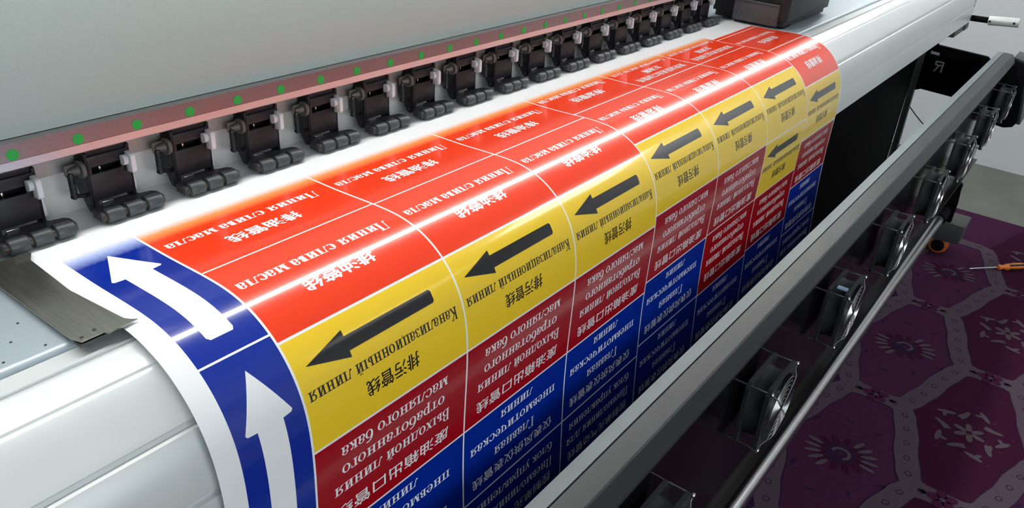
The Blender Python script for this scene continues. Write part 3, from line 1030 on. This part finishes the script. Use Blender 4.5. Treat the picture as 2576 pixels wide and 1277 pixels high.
# ------------------------------------------------------------------ pinch roller clamps
def make_clamp():
    X = 0.1645
    t = thing('pinch_roller_clamp', 'x', 'pinch roller clamp', (X, 0.095, 0.0), 'pinch roller clamps along the feed')
    # body: front plate with two openings
    b = MB()
    x0, x1 = X + 0.004, X + 0.0475
    y0 = 0.089
    sl, sr = X + 0.009, X + 0.037
    b.box(x0, x1, y0, y0 + 0.003, 0.0515, 0.062, 0.0006)
    b.box(x0, x1, y0, y0 + 0.003, 0.0175, 0.0445, 0.0006)
    b.box(x0, sl, y0, y0 + 0.003, 0.044, 0.052)
    b.box(sr, x1, y0, y0 + 0.003, 0.044, 0.052)
    b.box(x0, x0 + 0.006, y0, y0 + 0.003, 0.009, 0.018)
    b.box(x1 - 0.003, x1, y0, y0 + 0.003, 0.010, 0.018)
    side = [(0.089, 0.066), (0.089, 0.010), (0.0915, 0.0062), (0.0955, 0.0052), (0.0995, 0.0066), (0.1020, 0.0125), (0.1050, 0.0170), (0.1100, 0.0180), (0.1120, 0.0235), (0.1150, 0.0290), (0.1150, 0.066)]
    b.prism(side, x0, x0 + 0.003, bev=0.0005, seg=1)
    b.prism(side, x1 - 0.003, x1, bev=0.0005, seg=1)
    b.box(x0, x1, 0.092, 0.107, 0.060, 0.0685)
    b.box(x0 + 0.002, x1 - 0.002, 0.106, 0.1078, 0.02, 0.066)
    body = b.build('clamp_body', M['black_plastic'], t)
    b = MB()
    for i, (dx, dz) in enumerate(((0.009, 0.029), (0.022, 0.031), (0.034, 0.033), (0.009, 0.026), (0.022, 0.028), (0.034, 0.030))):
        b.box(x0 + dx, x0 + dx + 0.0011, y0 - 0.0002, y0 + 0.001, dz - 0.0008, dz + 0.0008)
    b.build('peg_holes', M['hole'], body)
    b = MB(); b.lathe((x0 - 0.0001, 0.0955, 0.0105), (-1, 0, 0), [(0, 0.0017), (0.0006, 0.0013)], 10)
    b.build('pivot_pin', M['axle'], body)
    # rods seen in the openings
    b = MB(); b.cyl((sl - 0.004, 0.0945, 0.0505), (sr + 0.004, 0.0945, 0.0505), 0.0012, n=10)
    b.build('cross_rod', M['steel'], t)
    b = MB(); b.box(x0 + 0.010, x0 + 0.021, 0.0905, 0.0925, 0.0128, 0.0150, 0.0004)
    b.build('hinge_pin', M['steel'], t)
    b = MB(); b.box(x0 + 0.0145, x0 + 0.0165, 0.0945, 0.099, 0.044, 0.0485, 0.0004)
    b.build('tension_hook', M['steel'], t)
    # presser foot: plate with three roller pockets
    b = MB()
    w = 0.0655
    r = 0.0072
    L = 0.0170
    xs = [X + 0.0055, X + 0.0255, X + 0.0455]
    poly = [(X + 0.001, 0.0690), (X + 0.0005, 0.0855), (X + 0.0035, 0.0880), (X + 0.013, 0.0895), (X + 0.0150, 0.0955), (X + 0.049, 0.0955), (X + 0.0500, 0.0895), (X + 0.062, 0.0885), (X + 0.0655, 0.0835), (X + 0.0655, 0.0700), (X + 0.0640, 0.0690),
            (xs[2] + L + 0.0006, 0.0690)]
    for k in (2, 1, 0):
        a0, a1 = xs[k] - 0.0006, xs[k] + L + 0.0006
        if k < 2:
            poly += [(a1, 0.0715)]
        poly += [(a1, 0.0775), (a1 - 0.0025, 0.0805), (a0 + 0.0025, 0.0805), (a0, 0.0775)]
        poly += [(a0, 0.0715 if k else 0.0690)]
    # build from its own faces: extrude polygon, thicker at the roller side
    b.prism(poly, 0.0045, 0.0128, axis='z', bev=0.0006, seg=1)
    foot = b.build('presser_foot', M['black_foot'], t)
    b = MB(); b.cyl((X + 0.002, 0.0720, 0.0082), (X + 0.0645, 0.0720, 0.0082), 0.0040, n=16)
    b.build('axle', M['axle'], foot)
    for k in range(3):
        b = MB()
        b.lathe((xs[k], 0.0720, 0.0082), (1, 0, 0), [(0, 0.0055), (0.0007, r - 0.0005), (0.0018, r), (L - 0.0018, r), (L - 0.0007, r - 0.0005), (L, 0.0055)], 28)
        # rubber tongue running back into the pocket
        b.prism([(0.0715, 0.0150), (0.0765, 0.0146), (0.0797, 0.0132), (0.0797, 0.006), (0.0715, 0.006)], xs[k] + 0.0008, xs[k] + L - 0.0008, bev=0.0006, seg=1)
        b.build('roller', M['rubber'], t)
    # cam with stub and spring on the left side
    b = MB()
    b.lathe((x0 - 0.0004, 0.0955, 0.0500), (-1, 0, 0), [(0, 0.0086), (0.0030, 0.0086), (0.0036, 0.0080)], 24)
    b.prism([(0.0985, 0.0440), (0.0985, 0.0560), (0.1005, 0.0520), (0.1005, 0.0475)], x0 - 0.0150, x0 - 0.001, bev=0.0005, seg=1)
    b.cyl((x0 - 0.0035, 0.0965, 0.0500), (x0 - 0.0125, 0.0975, 0.0500), 0.0048, 0.0016, n=14)
    b.build('cam', M['grey_plastic'], t)
    b = MB()
    hx, hy = x0 - 0.0110, 0.0975
    pts = [(hx + 0.0026 * math.cos(a), hy + 0.0026 * math.sin(a), 0.0465 - 0.0205 * a / (2 * math.pi * 14)) for a in [i * 2 * math.pi / 10 for i in range(141)]]
    b.tube(pts, 0.00065, 5)
    b.cyl((hx, hy, 0.0475), (hx, hy, 0.0255), 0.0019, n=10)
    sp = b.build('coil_spring', M['spring'], t)
    b = MB(); b.lathe((hx, hy, 0.0275), (0, 0, -1), [(0, 0.0015), (0.0012, 0.0034), (0.0035, 0.0036), (0.0052, 0.0018)], 14)
    b.prism([(hx - 0.0008, 0.0233), (x0 + 0.001, 0.0193), (x0 + 0.001, 0.0233), (hx, 0.0263)], 0.0985, 0.1005, axis='y')
    b.build('spring_anchor', M['black_plastic'], t)
    # pale lever on the right, and its tail behind
    b = MB()
    b.prism([(0.0885, 0.0600), (0.0790, 0.0585), (0.0775, 0.0565), (0.0775, 0.0420), (0.0790, 0.0400), (0.0885, 0.0390)], x1 - 0.0062, x1 - 0.0012, bev=0.0009)
    b.cyl((x1 - 0.0105, 0.0865, 0.0520), (x1 - 0.0060, 0.0865, 0.0520), 0.0050, n=20)
    b.build('release_lever', M['white_plastic'], t)
    b = MB()
    b.prism([(0.0970, 0.0360), (0.0990, 0.0360), (0.1000, 0.0240), (0.0985, 0.0165), (0.0945, 0.0160), (0.0940, 0.0220)], x1 + 0.0005, x1 + 0.0045, bev=0.0008)
    b.build('lever_tail', M['white_plastic'], t)
    return t


proto = make_clamp()
CLB = 'black three-roller pinch clamp, %s from the left in the row'
for i, k in enumerate(range(-3, 14)):
    c = proto if k == 0 else copy_tree(proto)
    c.location.x = 0.1645 + 0.0866 * k
    lab = CLB % ORD[i]
    if i == 0:
        lab = 'black three-roller pinch clamp at the left end of the row, over the steel clip'
    elif i == 16:
        lab = 'black three-roller pinch clamp at the far right end, beside the black carriage'
    c['label'] = lab

# ------------------------------------------------------------------ black carriage parked at the right of the film
car = thing('print_carriage', 'black boxy print carriage on the platen beside the top right film corner', 'print carriage', (1.56, 0.02, 0.0))
b = MB()
b.prism([(1.418, -0.047), (1.424, -0.053), (1.694, -0.053), (1.708, -0.046), (1.708, 0.115), (1.418, 0.115)], 0.016, 0.20, axis='z', bev=0.002)
b.prism([(1.424, -0.046), (1.688, -0.046), (1.700, -0.038), (1.700, 0.11), (1.424, 0.11)], 0.004, 0.018, axis='z', bev=0.001)
b.build('carriage_body', M['black_plastic'], car)
b = MB(); b.box(1.4085, 1.419, -0.036, 0.064, 0.005, 0.048, 0.002); b.box(1.4065, 1.4150, -0.036, 0.064, 0.046, 0.050, 0.001)
sk = b.build('side_skirt', M['black_foot'], car)
for y in (-0.028, 0.010, 0.050):
    b = MB(); b.lathe((1.4085, y, 0.022), (-1, 0, 0), [(0, 0.0022), (0.0012, 0.0018)], 10)
    b.build('skirt_screw', M['grey_plastic'], sk)
b = MB(); b.box(1.47, 1.585, -0.0535, -0.050, 0.058, 0.064, 0.0008); b.build('vent_slot', M['hole'], car)
for x, z in ((1.66, 0.024), (1.63, 0.020), (1.615, 0.022), (1.600, 0.019), (1.430, 0.055)):
    b = MB(); b.lathe((x, -0.053, z), (0, -1, 0), [(0, 0.0026), (0.0012, 0.0020)], 10)
    b.build('cover_screw', M['grey_plastic'], car)
b = MB(); b.box(1.430, 1.475, -0.045, -0.036, 0.0, 0.017, 0.001); b.build('wiper_block', M['stand'], car)

# ------------------------------------------------------------------ drying bar, fans and take-up rod
bar = thing('drying_bar', 'long grey drying bar running along the front of the printed film', 'drying bar', (1.3, -0.32, -0.33))
b = MB()
b.prism([(-0.2935, -0.2755), (-0.2945, -0.2690), (-0.3130, -0.2672), (-0.3132, -0.2700), (-0.2985, -0.330), (-0.2960, -0.330)], -0.9, 3.085, bev=0)
b.build('edge_strip', M['bar_edge'], bar, auto=10)
b = MB()
b.prism([(-0.3148, -0.2672), (-0.3425, -0.2690), (-0.3445, -0.2700), (-0.3570, -0.2945), (-0.3570, -0.3000), (-0.3360, -0.3300), (-0.3148, -0.330)], -0.9, 3.085, bev=0.0006, seg=1)
b.build('top_cover', M['bar'], bar, auto=10)
b = MB(); b.box(-0.9, 3.08, -0.3370, -0.3330, -0.668, -0.3295); b.box(-0.9, 3.08, -0.3500, -0.3330, -0.672, -0.668)
b.build('fan_panel', M['gloss_black'], bar)
b = MB()
b.prism([(-0.30, -0.30), (-0.352, -0.288), (-0.392, -0.300), (-0.404, -0.346), (-0.430, -0.504), (-0.420, -0.526), (-0.392, -0.535), (-0.30, -0.525)], 3.10, 3.13, bev=0.002)
b.build('end_bracket', M['stand'], bar)
b = MB(); b.prism([(-0.345, -0.284), (-0.395, -0.296), (-0.410, -0.346), (-0.440, -0.52), (-0.345, -0.52)], 3.131, 3.26, bev=0.003)
b.build('end_housing', M['stand_grey'], bar)


def make_fan():
    X = 0.706
    x0, x1 = X, X + 0.120
    z1, z0 = -0.3735, -0.4935
    ya, yb = -0.3480, -0.3865           # back (towards the bar) and outer face
    cx, cz = (x0 + x1) / 2, (z0 + z1) / 2
    t = thing('cooling_fan', 'x', 'fan', (cx, ya, cz), 'cooling fans along the drying bar')

    def flange(b, y0, y1):
        """square plate with a round hole"""
        n = 40
        rr = 0.0565
        rim, hole = [], []
        for i in range(n):
            a = 2 * math.pi * i / n + math.pi / n
            c, s = math.cos(a), math.sin(a)
            k = 0.060 / max(abs(c), abs(s))
            k = min(k, 0.0805)
            rim.append((cx + k * c, cz + k * s)); hole.append((cx + rr * c, cz + rr * s))
        P = []
        for y in (y0, y1):
            P += [(p[0], y, p[1]) for p in rim] + [(p[0], y, p[1]) for p in hole]
        F = []
        for i in range(n):
            j = (i + 1) % n
            F += [(i, j, n + j, n + i), (2 * n + i, 3 * n + i, 3 * n + j, 2 * n + j), (i, 2 * n + i, 2 * n + j, j), (n + i, n + j, 3 * n + j, 3 * n + i)]
        b.faces(P, F)
    b = MB()
    flange(b, ya, ya - 0.006); flange(b, yb, yb + 0.007)
    # waisted barrel
    b.lathe((cx, ya, cz), (0, -1, 0), [(0.0, 0.0565), (0.0, 0.0590), (0.008, 0.0592), (0.014, 0.0575), (0.024, 0.0575), (0.030, 0.0592), (0.0385, 0.0590), (0.0385, 0.0565), (0.026, 0.0550), (0.012, 0.0550), (0.0, 0.0565)], 40)
    fr = b.build('fan_frame', M['fan_frame'], t)
    for sx in (-1, 1):
        for sz in (-1, 1):
            b = MB()
            b.cyl((cx + sx * 0.0545, -0.3365, cz + sz * 0.0545), (cx + sx * 0.0545, yb - 0.001, cz + sz * 0.0545), 0.0016, n=8)
            b.build('mounting_bolt', M['steel'], t)
    b = MB()
    b.lathe((cx, ya - 0.004, cz), (0, -1, 0), [(0, 0.026), (0.028, 0.026), (0.031, 0.023)], 24)
    for k in range(5):
        a0 = k * 2 * math.pi / 5
        P = []
        for i in range(6):
            r = 0.0255 + 0.0285 * i / 5
            for (da, y) in ((0.0, ya - 0.006), (0.45, ya - 0.018), (0.80, ya - 0.030)):
                a = a0 + da + 0.15 * i / 5
                P.append((cx + r * math.cos(a), y, cz + r * math.sin(a)))
        b.faces(P, [(i * 3 + j, i * 3 + j + 1, (i + 1) * 3 + j + 1, (i + 1) * 3 + j) for i in range(5) for j in range(2)], True)
    rot = b.build('rotor', M['fan_blade'], t, fix=False)
    sol = rot.modifiers.new('thickness', 'SOLIDIFY'); sol.thickness = 0.0012
    # wire guard: rings, two bars and four feet
    b = MB()
    yg = yb - 0.0065
    for r in (0.010, 0.0175, 0.025, 0.0325, 0.040, 0.0475, 0.055):
        b.tube([(cx + r * math.cos(i * math.pi / 18), yg, cz + r * math.sin(i * math.pi / 18)) for i in range(36)], 0.0007, 6, closed=True)
    for sx in (-1, 1):
        for sz in (-1, 1):
            p = [(cx + sx * a, y, cz + sz * a) for a, y in ((0.0, yg - 0.0015), (0.036, yg - 0.0015), (0.0405, yg - 0.001), (0.0455, yg + 0.003), (0.0490, yb - 0.0012), (0.0545, yb - 0.0012))]
            b.tube(p, 0.0011, 6)
    g = b.build('wire_guard', M['chrome'], t)
    for sx in (-1, 1):
        for sz in (-1, 1):
            b = MB(); b.lathe((cx + sx * 0.0545, yb - 0.0004, cz + sz * 0.0545), (0, -1, 0), [(0, 0.0040), (0.0018, 0.0040), (0.0034, 0.0028), (0.0040, 0.0012)], 12)
            b.build('guard_screw', M['chrome'], g)
    return t


FL = ['black cooling fan nearest the viewer, cut by the bottom picture edge', 'black cooling fan with wire guard, second from the viewer along the bar', 'black cooling fan with a pale blue sticker on top',
      'black cooling fan just beyond the one with the blue sticker', 'black cooling fan, fourth from the far end of the drying bar', 'black cooling fan, third from the far end of the drying bar',
      'black cooling fan, next to last at the far end of the bar', 'black cooling fan farthest away, before the black end bracket']
fan0 = make_fan()
for i, k in enumerate(range(-1, 7)):
    f = fan0 if k == 0 else copy_tree(fan0)
    f.location.x = 0.766 + 0.3785 * k
    f['label'] = FL[i]
    if k == 1:
        b = MB()
        fx = f.location.x
        b.box(fx - 0.040, fx - 0.029, -0.3785, -0.3600, -0.3740, -0.3715)
        st = b.build('sticker', M['sticker'], None, tuple(f['_o']))
        st.parent = f
        st.location = (-0.3785 * k, 0, 0)
        st['label'] = 'small pale blue sticker'

b = MB()
rod_a, rod_b = (-0.8, -0.320, -0.836), (2.82, -0.320, -0.836)
b.lathe(rod_a, (1, 0, 0), [(0, 0.016), (0.002, 0.0175), (3.617, 0.0175), (3.62, 0.016)], 28)
rod = thing('take_up_rod', 'round polished steel rod running below the fans', 'rod', (1.0, -0.32, -0.842))
b.build('rod_tube', M['steel'], rod)
b = MB(); b.cyl((2.80, -0.32, -0.836), (2.905, -0.32, -0.836), 0.0225, n=20); b.build('rod_end_bearing', M['stand'], rod)
b = MB(); b.prism([(-0.285, -0.700), (-0.345, -0.720), (-0.352, -0.80), (-0.352, -0.8755), (-0.285, -0.8755)], 2.906, 2.925, bev=0.002)
b.cyl((2.90, -0.335, -0.735), (2.93, -0.335, -0.735), 0.013, n=16)
b.build('rod_bracket', M['stand'], printer)

# ------------------------------------------------------------------ screwdriver on the carpet and a hanging cable
d0 = Vector((2.845, -0.468, FZ + 0.016)); d1 = Vector((2.985, -0.600, FZ + 0.0195))
ax = (d1 - d0).normalized()
sd = thing('screwdriver', 'screwdriver with an orange and black handle lying on the purple carpet', 'screwdriver', tuple(d0))
b = MB(); b.lathe(d0, ax, [(0, 0.0008), (0.006, 0.0022), (0.02, 0.0026), (0.125, 0.0030)], 12); b.build('blade', M['steel'], sd)
b = MB(); b.lathe(d0 + ax * 0.118, ax, [(0, 0.006), (0.003, 0.0095), (0.010, 0.0110), (0.016, 0.0080), (0.026, 0.0085), (0.040, 0.0130), (0.09, 0.0140), (0.108, 0.0125), (0.114, 0.007)], 20)
hd = b.build('handle', M['orange'], sd)
b = MB()
side = ax.cross(Vector((0, 0, 1))).normalized()
for k in range(5):
    a = k * 2 * math.pi / 5 + 0.9
    o_ = (side * math.cos(a) + side.cross(ax) * math.sin(a)) * 0.0105
    b.cyl(d0 + ax * 0.162 + o_, d0 + ax * 0.226 + o_, 0.0046, n=10)
b.build('handle_inlay', M['black_plastic'], hd)

b = MB()
cp = []
for i in range(25):
    u = i / 24
    cp.append((2.96, -0.075 - 0.235 * u, -0.492 - 0.075 * u - 0.045 * math.sin(math.pi * u)))
b.tube(cp, 0.0022, 8)
tag(b.build('cable', M['cable'], None, cp[0]), 'thin grey cable drooping between the stand leg and the drying bar', 'cable')

for o in bpy.data.objects:
    if '_o' in o:
        del o['_o']
